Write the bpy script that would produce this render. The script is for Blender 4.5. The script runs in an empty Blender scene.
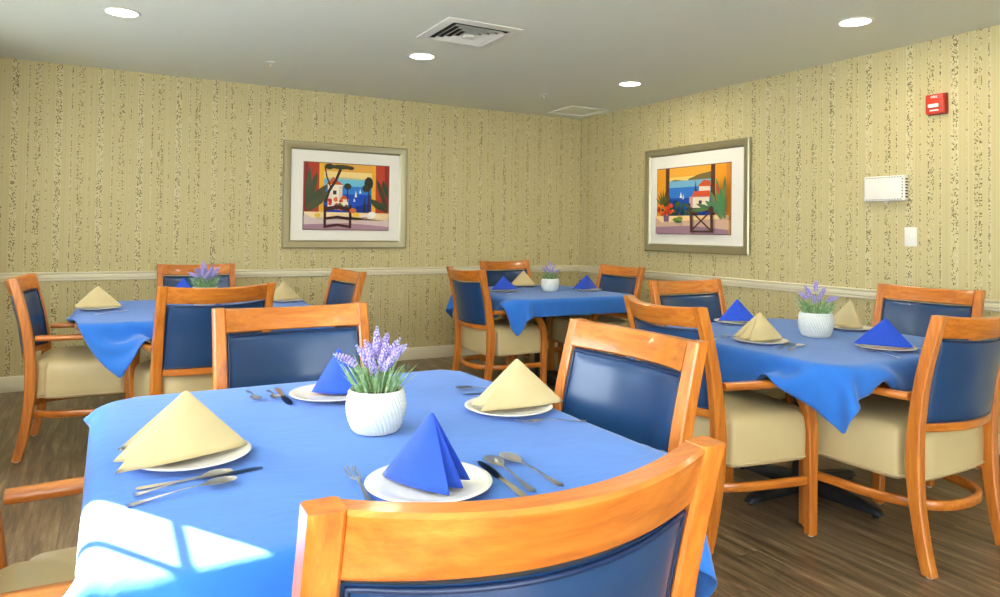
import bpy, bmesh, math, random
import numpy as np
from mathutils import Vector, Matrix
random.seed(7)
PI = math.pi
sc = bpy.context.scene
COL = sc.collection

# ------------------------------------------------------------------ helpers
def srgb(r, g, b):
    f = lambda c: (c/255/12.92) if c/255 <= .04045 else ((c/255+.055)/1.055)**2.4
    return (f(r), f(g), f(b), 1)

def link(name, me, mat=None, parent=None, smooth=40):
    o = bpy.data.objects.new(name, me)
    COL.objects.link(o)
    if mat is not None:
        for m in (mat if isinstance(mat, (list, tuple)) else [mat]):
            me.materials.append(m)
    if parent is not None:
        o.parent = parent
    if smooth is not None and len(me.polygons):
        me.polygons.foreach_set('use_smooth', [True]*len(me.polygons))
        if smooth < 179:
            me.set_sharp_from_angle(angle=math.radians(smooth))
    return o

def bm_obj(name, bm, mat=None, parent=None, smooth=40):
    bmesh.ops.recalc_face_normals(bm, faces=bm.faces)
    me = bpy.data.meshes.new(name)
    bm.to_mesh(me); bm.free()
    return link(name, me, mat, parent, smooth)

def thing(name, label, cat, loc=(0, 0, 0), rz=0, group=None):
    o = bpy.data.objects.new(name, None)
    o.empty_display_size = .05
    COL.objects.link(o)
    o.location = loc; o.rotation_euler = (0, 0, rz)
    return tag(o, label, cat, group)

def tag(o, label, cat, group=None):
    o['label'] = label; o['category'] = cat
    if group: o['group'] = group
    return o

def struct(o):
    o['kind'] = 'structure'
    return o

def dup(root, loc, rz, label, group=None):
    r = root.copy(); COL.objects.link(r)
    r.location = loc; r.rotation_euler = (0, 0, rz)
    r['label'] = label
    if group: r['group'] = group
    for ch in list(root.children):
        c = ch.copy(); COL.objects.link(c); c.parent = r
        for g in list(ch.children):
            d = g.copy(); COL.objects.link(d); d.parent = c
    return r

def add_box(bm, a, b, bev=0, segs=2):
    a = Vector(a); b = Vector(b)
    r = bmesh.ops.create_cube(bm, size=1)
    vs = r['verts']
    for v in vs:
        v.co = Vector([(a[i]+b[i])/2 + v.co[i]*abs(b[i]-a[i]) for i in range(3)])
    if bev:
        es = list({e for v in vs for e in v.link_edges})
        bmesh.ops.bevel(bm, geom=es, offset=bev, segments=segs, affect='EDGES', profile=.5)

def add_loft(bm, rings, closed=True, caps=True, loop=False):
    """rings: list of lists of points (same count); closed = each ring is closed."""
    R = [[bm.verts.new(p) for p in r] for r in rings]
    n = len(R[0])
    m = len(R)
    for i in range(m if loop else m-1):
        A = R[i]; B = R[(i+1) % m]
        for j in range(n if closed else n-1):
            k = (j+1) % n
            try: bm.faces.new((A[j], A[k], B[k], B[j]))
            except ValueError: pass
    if caps and not loop and closed:
        bm.faces.new(R[0][::-1]); bm.faces.new(R[-1])
    return R

def chamf(w, d, c=.006):
    w /= 2; d /= 2
    return [(-w+c, -d), (w-c, -d), (w, -d+c), (w, d-c), (w-c, d), (-w+c, d), (-w, d-c), (-w, -d+c)]

def catmull(P, n=6):
    P = [Vector(p) for p in P]
    out = []
    for i in range(len(P)-1):
        p0 = P[max(i-1, 0)]; p1 = P[i]; p2 = P[i+1]; p3 = P[min(i+2, len(P)-1)]
        for k in range(n):
            t = k/n
            out.append(.5*((2*p1)+(p2-p0)*t+(2*p0-5*p1+4*p2-p3)*t*t+(3*p1-p0-3*p2+p3)*t**3))
    out.append(P[-1])
    return out

def add_sweep(bm, path, section, up=(0, 0, 1), caps=True, scale=None, loop=False):
    """section in (side, up) coordinates."""
    P = [Vector(p) for p in path]
    up = Vector(up)
    rings = []
    n = len(P)
    for i, p in enumerate(P):
        a = P[(i-1) % n] if (loop or i > 0) else P[i]
        b = P[(i+1) % n] if (loop or i < n-1) else P[i]
        t = (b-a).normalized()
        s = t.cross(up)
        if s.length < 1e-6: s = Vector((1, 0, 0))
        s.normalize()
        u = s.cross(t).normalized()
        k = scale[i] if scale else 1
        rings.append([p+s*(q[0]*k)+u*(q[1]*k) for q in section])
    return add_loft(bm, rings, True, caps, loop)

def circ(r, n=8):
    return [(r*math.cos(2*PI*i/n), r*math.sin(2*PI*i/n)) for i in range(n)]

def add_lathe(bm, prof, n=32, c=(0, 0, 0), fn=None):
    rings = []
    for r, z in prof:
        ring = []
        for i in range(n):
            a = 2*PI*i/n
            rr = r + (fn(a, z, r) if fn else 0)
            ring.append((c[0]+rr*math.cos(a), c[1]+rr*math.sin(a), c[2]+z))
        rings.append(ring)
    return add_loft(bm, rings, True, True)

# ------------------------------------------------------------------ materials
def mat(name, col, rough=.5, spec=.5, coat=0, metal=0, sheen=0):
    m = bpy.data.materials.new(name); m.use_nodes = True
    b = m.node_tree.nodes['Principled BSDF']
    b.inputs['Base Color'].default_value = col
    b.inputs['Roughness'].default_value = rough
    b.inputs['Specular IOR Level'].default_value = spec
    b.inputs['Coat Weight'].default_value = coat
    b.inputs['Coat Roughness'].default_value = .12
    b.inputs['Metallic'].default_value = metal
    b.inputs['Sheen Weight'].default_value = sheen
    return m

class NT:
    def __init__(s, m):
        s.m = m; s.t = m.node_tree; s.b = s.t.nodes['Principled BSDF']
    def n(s, kind, **kw):
        x = s.t.nodes.new(kind)
        for k, v in kw.items():
            if k in x.inputs.keys() if hasattr(x.inputs, 'keys') else False:
                x.inputs[k].default_value = v
            else:
                setattr(x, k, v)
        return x
    def l(s, a, b): s.t.links.new(a, b)
    def math(s, op, a, b=None, c=None, clamp=False):
        x = s.t.nodes.new('ShaderNodeMath'); x.operation = op; x.use_clamp = clamp
        for i, v in enumerate((a, b, c)):
            if v is None: continue
            if isinstance(v, (int, float)): x.inputs[i].default_value = v
            else: s.l(v, x.inputs[i])
        return x.outputs[0]
    def coords(s, kind='Object'):
        return s.t.nodes.new('ShaderNodeTexCoord').outputs[kind]
    def sep(s, v):
        x = s.t.nodes.new('ShaderNodeSeparateXYZ'); s.l(v, x.inputs[0]); return x.outputs
    def comb(s, x=0, y=0, z=0):
        c = s.t.nodes.new('ShaderNodeCombineXYZ')
        for i, v in enumerate((x, y, z)):
            if isinstance(v, (int, float)): c.inputs[i].default_value = v
            else: s.l(v, c.inputs[i])
        return c.outputs[0]
    def noise(s, v, scale=5, detail=2, rough=.5, dim='3D', dist=0):
        x = s.t.nodes.new('ShaderNodeTexNoise'); x.noise_dimensions = dim
        x.inputs['Scale'].default_value = scale; x.inputs['Detail'].default_value = detail
        x.inputs['Roughness'].default_value = rough; x.inputs['Distortion'].default_value = dist
        s.l(v, x.inputs['W' if dim == '1D' else 'Vector'])
        return x.outputs[0]
    def ramp(s, f, stops, interp='LINEAR'):
        x = s.t.nodes.new('ShaderNodeValToRGB'); x.color_ramp.interpolation = interp
        e = x.color_ramp.elements
        while len(e) < len(stops): e.new(.5)
        for i, (p, c) in enumerate(stops):
            e[i].position = p
            e[i].color = c if isinstance(c, (tuple, list)) else (c, c, c, 1)
        s.l(f, x.inputs[0])
        return x.outputs[0]
    def mix(s, f, a, b, mode='MIX'):
        x = s.t.nodes.new('ShaderNodeMix'); x.data_type = 'RGBA'; x.blend_type = mode
        for i, v in ((0, f), (6, a), (7, b)):
            if isinstance(v, (int, float)): x.inputs[i].default_value = v
            elif isinstance(v, tuple): x.inputs[i].default_value = v
            else: s.l(v, x.inputs[i])
        return x.outputs[2]
    def bump(s, h, strength=.3, dist=.002):
        x = s.t.nodes.new('ShaderNodeBump')
        x.inputs['Strength'].default_value = strength; x.inputs['Distance'].default_value = dist
        s.l(h, x.inputs['Height']); s.l(x.outputs[0], s.b.inputs['Normal'])
    def color(s, c): s.l(c, s.b.inputs['Base Color'])

def wood_mat(name, axis):
    m = mat(name, srgb(200, 112, 40), .32, .5, .35)
    t = NT(m)
    v = t.coords(); x, y, z = t.sep(v)
    st = {0: t.comb(t.math('MULTIPLY', x, 2.2), t.math('MULTIPLY', y, 26), t.math('MULTIPLY', z, 26)),
          1: t.comb(t.math('MULTIPLY', x, 26), t.math('MULTIPLY', y, 2.2), t.math('MULTIPLY', z, 26)),
          2: t.comb(t.math('MULTIPLY', x, 26), t.math('MULTIPLY', y, 26), t.math('MULTIPLY', z, 2.2))}[axis]
    inf = t.t.nodes.new('ShaderNodeObjectInfo')
    off = t.t.nodes.new('ShaderNodeVectorMath'); off.operation = 'ADD'
    t.l(st, off.inputs[0]); t.l(t.comb(t.math('MULTIPLY', inf.outputs['Random'], 37), 0, 0), off.inputs[1])
    g = t.noise(off.outputs[0], 2.2, 4, .62)
    f = t.noise(v, 3.5, 2)
    c = t.ramp(g, [(.25, srgb(152, 82, 24)), (.45, srgb(193, 111, 36)), (.62, srgb(210, 129, 46)), (.85, srgb(228, 154, 72))])
    c = t.mix(t.math('MULTIPLY', f, .35), c, srgb(166, 86, 26))
    t.color(c)
    t.bump(g, .08, .001)
    return m

M = {}
M['wood_z'] = wood_mat('cherry_wood_vertical', 2)
M['wood_y'] = wood_mat('cherry_wood_lengthwise', 1)
M['wood_x'] = wood_mat('cherry_wood_crosswise', 0)

m = mat('navy_vinyl', srgb(24, 58, 96), .3, .55, .12); t = NT(m)
n1 = t.noise(t.coords(), 160, 2); n2 = t.noise(t.coords(), 7, 3)
t.bump(t.math('ADD', t.math('MULTIPLY', n1, .12), n2), .25, .003)
t.color(t.mix(n2, srgb(22, 54, 94), srgb(32, 68, 110)))
M['vinyl'] = m
M['vinyl_dark'] = mat('dark_navy_piping', srgb(14, 38, 74), .35, .5)

m = mat('beige_vinyl', srgb(214, 196, 158), .42, .45); t = NT(m)
n1 = t.noise(t.coords(), 120, 2); n2 = t.noise(t.coords(), 6, 3)
t.bump(t.math('ADD', t.math('MULTIPLY', n1, .1), n2), .3, .004)
t.color(t.mix(n2, srgb(192, 172, 124), srgb(208, 190, 144)))
M['seat'] = m
M['seat_pipe'] = mat('beige_welt', srgb(196, 176, 136), .5)
M['glide'] = mat('white_nylon', srgb(225, 222, 214), .5)
M['black'] = mat('black_cast_iron', srgb(22, 24, 30), .45, .4)
M['board'] = mat('laminate_board', srgb(120, 84, 52), .5)

m = mat('blue_cotton', srgb(36, 100, 196), .85, .2, sheen=.22); t = NT(m)
v = t.coords()
w = t.noise(v, 420, 1); n2 = t.noise(v, 9, 4, .55, dist=.6)
t.color(t.mix(n2, srgb(38, 100, 186), srgb(48, 116, 202)))
x, y, z = t.sep(v)
cr = t.noise(t.comb(t.math('MULTIPLY', x, 3), t.math('MULTIPLY', y, 7), z), 1.5, 4, .55, dist=1.6)
t.bump(t.math('ADD', t.math('MULTIPLY', w, .05), cr), .22, .006)
M['cloth'] = m

def napkin_mat(name, a, b, rough=.75, sh=.15):
    m = mat(name, a, rough, .25, sheen=sh); t = NT(m)
    v = t.coords(); n = t.noise(v, 700, 1); n2 = t.noise(v, 14, 2)
    t.color(t.mix(n2, a, b)); t.bump(t.math('ADD', t.math('MULTIPLY', n, .2), n2), .25, .002)
    return m
M['ivory'] = napkin_mat('ivory_linen', srgb(190, 172, 124), srgb(204, 187, 140))
M['bluenap'] = napkin_mat('royal_blue_linen', srgb(26, 66, 182), srgb(34, 82, 204), .6, .2)
M['china'] = mat('white_china', srgb(222, 222, 218), .18, .5, .3)
M['steel'] = mat('stainless_steel', srgb(226, 222, 212), .3, .5, 0, 1)
m = mat('white_ceramic', srgb(214, 216, 208), .5, .4)
M['pot'] = m
M['soil'] = mat('potting_soil', srgb(60, 48, 36), .9)
m = mat('lavender_green', srgb(110, 150, 90), .6, .3); t = NT(m)
nn = t.noise(t.coords(), 60, 2)
t.color(t.ramp(nn, [(.3, srgb(96, 134, 76)), (.5, srgb(134, 168, 112)), (.7, srgb(182, 204, 168))])); M['leaf'] = m
m = mat('lavender_petal', srgb(150, 132, 200), .7, .2); t = NT(m)
nn = t.noise(t.coords(), 180, 2)
t.color(t.ramp(nn, [(.3, srgb(128, 112, 176)), (.5, srgb(164, 150, 206)), (.7, srgb(200, 190, 228))])); M['petal'] = m

# wallpaper: speckled vertical bands on straw ground; u runs along the wall
def paper(name, axis):
    m = mat(name, srgb(200, 186, 140), .62, .3); t = NT(m)
    x, y, z = t.sep(t.coords())
    u = x if axis == 0 else y
    fine = t.noise(t.math('MULTIPLY', u, 1), 150, 3, .7, '1D')
    broad = t.noise(t.math('ADD', u, 3.3), 22, 2, .6, '1D')
    base = t.ramp(fine, [(.25, srgb(182, 169, 118)), (.5, srgb(198, 185, 136)), (.75, srgb(211, 200, 156))])
    base = t.mix(t.math('MULTIPLY', broad, .5), base, srgb(192, 176, 124))
    per = .275
    fr = t.math('FRACT', t.math('DIVIDE', t.math('ADD', u, 10), per))
    # pale carrier band under the dense specks
    band = t.ramp(fr, [(0, 0), (.03, .9), (.045, .35), (.15, .35), (.165, .9), (.185, 0), (.36, 0), (.365, .7), (.38, .7), (.385, 0), (.80, 0), (.81, .5), (.825, 0)])
    base = t.mix(t.math('MULTIPLY', band, .5), base, srgb(216, 208, 168))
    dens = t.ramp(fr, [(0, 0), (.02, .06), (.035, .40), (.09, .26), (.15, .40), (.17, .06), (.19, 0), (.375, 0), (.385, .40), (.41, .40), (.42, 0),
                       (.53, 0), (.55, .26), (.60, .26), (.61, .03), (.65, .28), (.69, .18), (.70, 0), (.82, 0), (.83, .14), (.855, .14), (.865, 0)])
    vm = t.noise(t.comb(t.math('MULTIPLY', u, 9), t.math('MULTIPLY', z, 2.6), 0), 1.0, 3, .6)
    vm = t.math('MULTIPLY', t.math('SUBTRACT', vm, .22), 2.1, clamp=True)
    vor = t.t.nodes.new('ShaderNodeTexVoronoi'); vor.voronoi_dimensions = '2D'
    vor.inputs['Scale'].default_value = 1
    vor.inputs['Randomness'].default_value = .85
    t.l(t.comb(t.math('MULTIPLY', u, 128), t.math('MULTIPLY', z, 92), 0), vor.inputs['Vector'])
    rnd = t.sep(vor.outputs['Color'])[0]
    hit = t.math('LESS_THAN', rnd, t.math('MULTIPLY', t.math('MULTIPLY', dens, 1.75), vm))
    near = t.math('LESS_THAN', vor.outputs['Distance'], .46)
    sp = t.math('MULTIPLY', hit, near)
    dk = t.mix(t.sep(vor.outputs['Color'])[1], srgb(62, 56, 22), srgb(112, 100, 50))
    pale = t.math('MULTIPLY', t.math('GREATER_THAN', rnd, t.math('SUBTRACT', 1, t.math('MULTIPLY', dens, .6))), near)
    base = t.mix(t.math('MULTIPLY', pale, .4), base, srgb(228, 222, 186))
    t.color(t.mix(t.math('MULTIPLY', sp, .92), base, dk))
    t.bump(t.math('ADD', fine, t.math('MULTIPLY', sp, .6)), .2, .001)
    return m
M['paper_x'] = paper('speckled_wallpaper_back', 0)
M['paper_y'] = paper('speckled_wallpaper_side', 1)
m = mat('ceiling_paint', srgb(224, 226, 210), .85, .2); t = NT(m)
t.bump(t.noise(t.coords(), 90, 2), .08, .001); M['ceil'] = m
M['trim'] = mat('cream_trim_paint', srgb(226, 218, 188), .4, .4)
M['white'] = mat('white_plastic', srgb(232, 230, 218), .42)
M['whitemetal'] = mat('white_enamel', srgb(226, 224, 212), .4)
M['grille_dark'] = mat('duct_shade_paint', srgb(26, 28, 20), .8)  # shade inside the vent, put into the colour
M['dark'] = mat('dark_slot', srgb(60, 58, 48), .8)

# plank floor: boards run along y
m = mat('vinyl_plank', srgb(120, 100, 80), .32, .6); t = NT(m)
v = t.coords(); x, y, z = t.sep(v)
W_, L_ = .15, 1.2
ix = t.math('FLOOR', t.math('DIVIDE', x, W_))
wn = t.t.nodes.new('ShaderNodeTexWhiteNoise'); wn.noise_dimensions = '1D'; t.l(ix, wn.inputs['W'])
yo = t.math('ADD', t.math('DIVIDE', y, L_), t.math('MULTIPLY', wn.outputs['Value'], 5))
iy = t.math('FLOOR', yo)
wn2 = t.t.nodes.new('ShaderNodeTexWhiteNoise'); wn2.noise_dimensions = '2D'; t.l(t.comb(ix, iy, 0), wn2.inputs['Vector'])
pr = wn2.outputs['Value']
gr = t.noise(t.comb(t.math('MULTIPLY', x, 30), t.math('ADD', t.math('MULTIPLY', y, 2.2), t.math('MULTIPLY', pr, 40)), 0), 1, 5, .68, dist=.5)
gr2 = t.noise(t.comb(t.math('MULTIPLY', x, 9), t.math('ADD', t.math('MULTIPLY', y, 1.6), t.math('MULTIPLY', pr, 70)), 0), 1, 3, .6, dist=1)
c = t.ramp(gr, [(.30, srgb(52, 42, 30)), (.44, srgb(100, 82, 60)), (.56, srgb(140, 117, 88)), (.72, srgb(190, 168, 136))])
c = t.mix(t.math('MULTIPLY', gr2, .55), c, srgb(76, 61, 46))
c = t.mix(t.math('MULTIPLY', pr, .28), c, srgb(128, 108, 86))
fx = t.math('FRACT', t.math('DIVIDE', x, W_)); fy = t.math('FRACT', yo)
gap = t.math('MAXIMUM', t.math('LESS_THAN', fx, .014), t.math('LESS_THAN', fy, .002))
c = t.mix(t.math('MULTIPLY', gap, .6), c, srgb(50, 40, 30))
t.color(c)
t.bump(gr, .12, .001)
M['floor'] = m

m = mat('champagne_moulding', srgb(176, 170, 140), .36, .5, 0, .8); M['frame'] = m
M['mat_board'] = mat('cream_mat_board', srgb(238, 234, 220), .7)
M['red'] = mat('red_plastic', srgb(200, 52, 24), .4)
M['red_dark'] = mat('dark_red_plastic', srgb(140, 26, 18), .45)
M['text'] = mat('white_lettering', srgb(240, 236, 230), .5)
m = mat('lamp_lens', (1, 1, 1, 1), .4)
m.node_tree.nodes['Principled BSDF'].inputs['Emission Color'].default_value = (1, .95, .84, 1)
m.node_tree.nodes['Principled BSDF'].inputs['Emission Strength'].default_value = 9
M['lens'] = m
m = bpy.data.materials.new('window_glass'); m.use_nodes = True
nt = m.node_tree; nt.nodes.clear()
o_ = nt.nodes.new('ShaderNodeOutputMaterial'); tr = nt.nodes.new('ShaderNodeBsdfTransparent')
gl = nt.nodes.new('ShaderNodeBsdfGlossy'); gl.inputs['Roughness'].default_value = .02
mx = nt.nodes.new('ShaderNodeMixShader'); mx.inputs[0].default_value = .05
nt.links.new(tr.outputs[0], mx.inputs[1]); nt.links.new(gl.outputs[0], mx.inputs[2]); nt.links.new(mx.outputs[0], o_.inputs[0])
M['glass'] = m

m = mat('sun_diffuser_pane', srgb(236, 240, 244), .9, .1)  # added translucent pane: turns outside sun and sky into a soft glow
m.node_tree.nodes['Principled BSDF'].inputs['Transmission Weight'].default_value = 0
nt = m.node_tree; tl = nt.nodes.new('ShaderNodeBsdfTranslucent'); tl.inputs[0].default_value = srgb(240, 244, 248); mx = nt.nodes.new('ShaderNodeMixShader'); mx.inputs[0].default_value = .3
nt.links.new(nt.nodes['Principled BSDF'].outputs[0], mx.inputs[1]); nt.links.new(tl.outputs[0], mx.inputs[2]); nt.links.new(mx.outputs[0], nt.nodes['Material Output'].inputs[0])
M['sun_diffuser'] = m
# ------------------------------------------------------------------ room
XL, XR, YB, YF, H = -.90, 4.434, 6.271, -2.6, 2.44
T = .14
def slab(name, a, b, mt, smooth=None):
    bm = bmesh.new(); add_box(bm, a, b)
    return struct(bm_obj(name, bm, mt, None, smooth))

slab('floor', (XL-T, YF-T, -.1), (XR+T, YB+T, 0), M['floor'])
slab('ceiling', (XL-T, YF-T, H), (XR+T, YB+T, H+.12), M['ceil'])
slab('wall_back', (XL-T, YB, 0), (XR+T, YB+T, H), M['paper_x'])
slab('wall_right', (XR, YF-T, 0), (XR+T, YB, H), M['paper_y'])

def wall_with_holes(name, mt, axis, at, thick, lo, hi, holes):
    """wall plane at coordinate `at` of `axis`; u runs lo..hi; holes = (u0,u1,z0,z1)"""
    bm = bmesh.new()
    us = sorted({lo, hi, *[h[0] for h in holes], *[h[1] for h in holes]})
    zs = sorted({0, H, *[h[2] for h in holes], *[h[3] for h in holes]})
    def P(u, z, d):
        return (at+d, u, z) if axis == 0 else (u, at+d, z)
    solid = lambda i, j: 0 <= i < len(us)-1 and 0 <= j < len(zs)-1 and not any(h[0] <= (us[i]+us[i+1])/2 <= h[1] and h[2] <= (zs[j]+zs[j+1])/2 <= h[3] for h in holes)
    cache = {}
    def V(u, z, d):
        k = (round(u, 5), round(z, 5), d)
        if k not in cache: cache[k] = bm.verts.new(P(u, z, d))
        return cache[k]
    for i in range(len(us)-1):
        for j in range(len(zs)-1):
            if not solid(i, j): continue
            u0, u1, z0, z1 = us[i], us[i+1], zs[j], zs[j+1]
            for d in (0, thick):
                bm.faces.new((V(u0, z0, d), V(u1, z0, d), V(u1, z1, d), V(u0, z1, d)))
            for (di, dj, a, b) in ((-1, 0, (u0, z0), (u0, z1)), (1, 0, (u1, z0), (u1, z1)), (0, -1, (u0, z0), (u1, z0)), (0, 1, (u0, z1), (u1, z1))):
                if not solid(i+di, j+dj):
                    bm.faces.new((V(*a, 0), V(*b, 0), V(*b, thick), V(*a, thick)))
    return struct(bm_obj(name, bm, mt, None, None))

WL = [(1.17, 3.07, .80, 2.10), (-2.2, .7, .80, 2.10), (3.75, 5.5, .80, 2.10)]
WR = [(-.5, 1.7, .50, 2.2)]
wall_with_holes('wall_left', M['paper_y'], 0, XL, -T, YF, YB, WL)
wall_with_holes('wall_front', M['paper_x'], 1, YF, -T, XL-T, XR+T, WR)

def window(name, axis, at, u0, u1, z0, z1, nu, nz, label):
    w = bpy.data.objects.new(name, None); COL.objects.link(w); struct(w)
    d0, d1 = -.09, -.05
    def bx(bm, ua, ub, za, zb, a=d0, b=d1, bev=.003):
        if axis == 0: add_box(bm, (at+a, ua, za), (at+b, ub, zb), bev)
        else: add_box(bm, (ua, at+a, za), (ub, at+b, zb), bev)
    f = .045
    for nm, args in (('sill', (u0-.05, u1+.05, z0-.03, z0, -.1, .06)), ('head', (u0, u1, z1-f, z1)), ('bottom_rail', (u0, u1, z0, z0+f)),
                     ('jamb', (u0, u0+f*.4, z0+f, z1-f)), ('jamb', (u1-f*.4, u1, z0+f, z1-f))):
        bm = bmesh.new(); bx(bm, *args); bm_obj(nm, bm, M['whitemetal'], w)
    bm = bmesh.new()
    for u in nu:
        bx(bm, u-.0055, u+.0055, z0+f, z1-f, -.076, -.064, 0)
    for zz in nz: bx(bm, u0+f*.4, u1-f*.4, zz-.0055, zz+.0055, -.0755, -.0645, 0)
    bm_obj('muntin_grid', bm, M['whitemetal'], w)
    bm = bmesh.new(); bx(bm, u0+f*.4, u1-f*.4, z0+f, z1-f, -.072, -.068, 0)
    bm_obj('pane', bm, M[label or 'glass'], w, None)
window('window_1', 0, XL, *WL[0], [2.954-.21*k for k in range(9)], [1.038, 1.318, 1.598, 1.878], '')
window('window_2', 0, XL, *WL[1], [.58-.21*k for k in range(14)], [1.038, 1.318, 1.598, 1.878], '')
window('window_3', 1, YF, *WR[0], [.6], [1.45], '')
window('window_4', 0, XL, *WL[2], [4.18, 4.62, 5.06], [1.45], 'sun_diffuser')  # unseen window; diffusing pane added to stop direct sun and glow

# chair rail and baseboard profiles (d = distance out of wall)
rail_prof = [(0, .803), (.012, .803), (.016, .808), (.016, .818), (.021, .826), (.021, .842), (.017, .848), (.017, .853), (.026, .858), (.026, .866), (.02, .869), (0, .869)]
base_prof = [(0, 0), (.015, 0), (.016, .004), (.016, .088), (.012, .096), (.010, .106), (.004, .112), (0, .112)]
def moulding(name, prof, side):
    bm = bmesh.new()
    if side == 'back': rings = [[(x, YB-d, z) for d, z in prof] for x in (XL, XR)]
    elif side == 'right': rings = [[(XR-d, y, z) for d, z in prof] for y in (YF, YB-.028)]
    elif side == 'left': rings = [[(XL+d, y, z) for d, z in prof] for y in (YF, YB-.028)]
    add_loft(bm, rings)
    return struct(bm_obj(name, bm, M['trim'], None, 30))
moulding('trim_1', rail_prof, 'back'); moulding('trim_2', rail_prof, 'right')
moulding('baseboard_back', base_prof, 'back'); moulding('baseboard_right', base_prof, 'right'); moulding('baseboard_left', base_prof, 'left')

# ------------------------------------------------------------------ ceiling fittings
def downlight(x, y, label):
    r = thing('ceiling_light', label, 'ceiling light', (x, y, H), 0, 'round recessed ceiling lights')
    bm = bmesh.new()
    add_loft(bm, [[(a*math.cos(2*PI*i/40), a*math.sin(2*PI*i/40), z) for i in range(40)] for a, z in ((.082, -.001), (.1, -.001), (.1, -.004), (.092, -.008), (.082, -.006))], True, False, True)
    bm_obj('trim_ring', bm, M['whitemetal'], r, 60)
    bm = bmesh.new(); add_lathe(bm, [(.0815, -.001), (.0815, -.004), (.001, -.0045)], 40)
    bm_obj('lens', bm, M['lens'], r, 60)
    li = bpy.data.lights.new('bulb', 'AREA'); li.shape = 'DISK'; li.size = .15
    li.energy = LAMP; li.color = (1, .86, .66)
    lo = bpy.data.objects.new('bulb', li); COL.objects.link(lo); lo.parent = r; lo.location = (0, 0, -.012)
LAMP = 9
for x, y, l in ((.037, 4.56, 'round recessed ceiling light nearest the left end of the room'), (1.892, 4.594, 'round recessed ceiling light just behind the slatted air vent'),
                (3.688, 2.539, 'round recessed ceiling light at the upper right, nearest the red fire alarm'), (3.695, 4.536, 'small round recessed ceiling light above the corner table, left of the right wall'),
                ):
    downlight(x, y, l)
LAMP = 3
for x, y, l in ((.037, 2.54, 'round recessed ceiling light above the front left window'), (1.87, 2.54, 'round recessed ceiling light over the middle of the room'),
                (.037, .54, 'round recessed ceiling light over the camera at left'), (1.87, .54, 'round recessed ceiling light near the rear windows'), (3.69, .54, 'round recessed ceiling light at the rear right')):
    downlight(x, y, l)

# square louvred air diffuser
v_ = thing('ceiling_vent', 'white square slatted air vent in the ceiling', 'vent', (1.915, 3.905, H), 0)
def sq_ring(bm, a0, z0, a1, z1, th=.003):
    def q(a, z): return [(-a, -a, z), (a, -a, z), (a, a, z), (-a, a, z)]
    add_loft(bm, [q(a0, z0), q(a1, z1), q(a1+th, z1), q(a0+th, z0)], True, False, True)
bm = bmesh.new(); add_box(bm, (-.2, -.2, -.004), (.2, .2, -.001)); bm_obj('shade_plate', bm, M['grille_dark'], v_, None)  # dark sheet standing in for the shaded vent interior
bm = bmesh.new()
q = lambda a, z: [(-a, -a, z), (a, -a, z), (a, a, z), (-a, a, z)]
add_loft(bm, [q(.195, -.001), q(.245, -.001), q(.245, -.006), q(.2, -.014), q(.19, -.012)], True, False, True); bm_obj('frame', bm, M['whitemetal'], v_, 20)
for a in (.045, .083, .121, .159):
    bm = bmesh.new(); sq_ring(bm, a-.010, -.006, a+.011, -.024); bm_obj('louver', bm, M['whitemetal'], v_, 20)
bm = bmesh.new(); add_box(bm, (-.03, -.03, -.03), (.03, .03, -.006), .002); bm_obj('centre_plate', bm, M['whitemetal'], v_)

p_ = thing('ceiling_hatch', 'flat square ceiling access panel in the far corner', 'ceiling panel', (4.085, 5.82, H))
bm = bmesh.new(); add_loft(bm, [q(.18, -.001), q(.215, -.001), q(.215, -.014), q(.188, -.018)], True, False, True); bm_obj('frame', bm, M['whitemetal'], p_, 20)
bm = bmesh.new(); add_box(bm, (-.184, -.184, -.006), (.184, .184, -.001)); bm_obj('panel', bm, M['ceil'], p_, None)
for x, y, l in ((1.007, 5.356, 'small sprinkler head on the ceiling above the left picture'), (3.367, 5.326, 'small sprinkler head on the ceiling near the corner')):
    s_ = thing('sprinkler_head', l, 'sprinkler', (x, y, H), 0, 'ceiling sprinkler heads')
    bm = bmesh.new(); add_lathe(bm, [(.034, 0), (.034, -.004), (.022, -.01), (.012, -.012)], 20); bm_obj('escutcheon', bm, M['whitemetal'], s_)
    bm = bmesh.new(); add_lathe(bm, [(.009, -.012), (.009, -.03), (.02, -.033), (.02, -.036), (.004, -.038)], 16); bm_obj('nozzle', bm, M['steel'], s_)

# ------------------------------------------------------------------ wall fittings (right wall, facing -x)
def wall_thing(name, label, cat, y, z):
    r = thing(name, label, cat, (XR, y, z)); r.rotation_euler = (0, 0, -PI/2)   # local -y = out of wall, local x = along wall toward viewer
    return r
a_ = wall_thing('fire_alarm_pull_station', 'red fire alarm pull station high on the right wall', 'fire alarm', 2.494, 2.033)  # manual pull station of the fire alarm
bm = bmesh.new(); add_box(bm, (-.058, -.022, -.064), (.058, 0, .064), .004); bm_obj('base_box', bm, M['red_dark'], a_)
bm = bmesh.new(); add_box(bm, (-.054, -.05, -.06), (.054, -.022, .06), .006); bm_obj('cover', bm, M['red'], a_)
bm = bmesh.new(); add_box(bm, (-.03, -.066, -.024), (.03, -.05, -.002), .004); bm_obj('pull_handle', bm, M['text'], a_)
bm = bmesh.new(); add_box(bm, (-.026, -.0515, -.044), (.026, -.049, -.036), .0005); bm_obj('lower_strip', bm, M['text'], a_)
cu = bpy.data.curves.new('lettering', 'FONT'); cu.body = 'FIRE'; cu.size = .022; cu.align_x = 'CENTER'; cu.extrude = .0006
to = bpy.data.objects.new('lettering', cu); COL.objects.link(to)
dg = bpy.context.evaluated_depsgraph_get(); me = bpy.data.meshes.new_from_object(to.evaluated_get(dg)); bpy.data.objects.remove(to)
lt = link('lettering', me, M['text'], a_, None); lt.rotation_euler = (PI/2, 0, 0); lt.location = (0, -.0508, .034)

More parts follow.
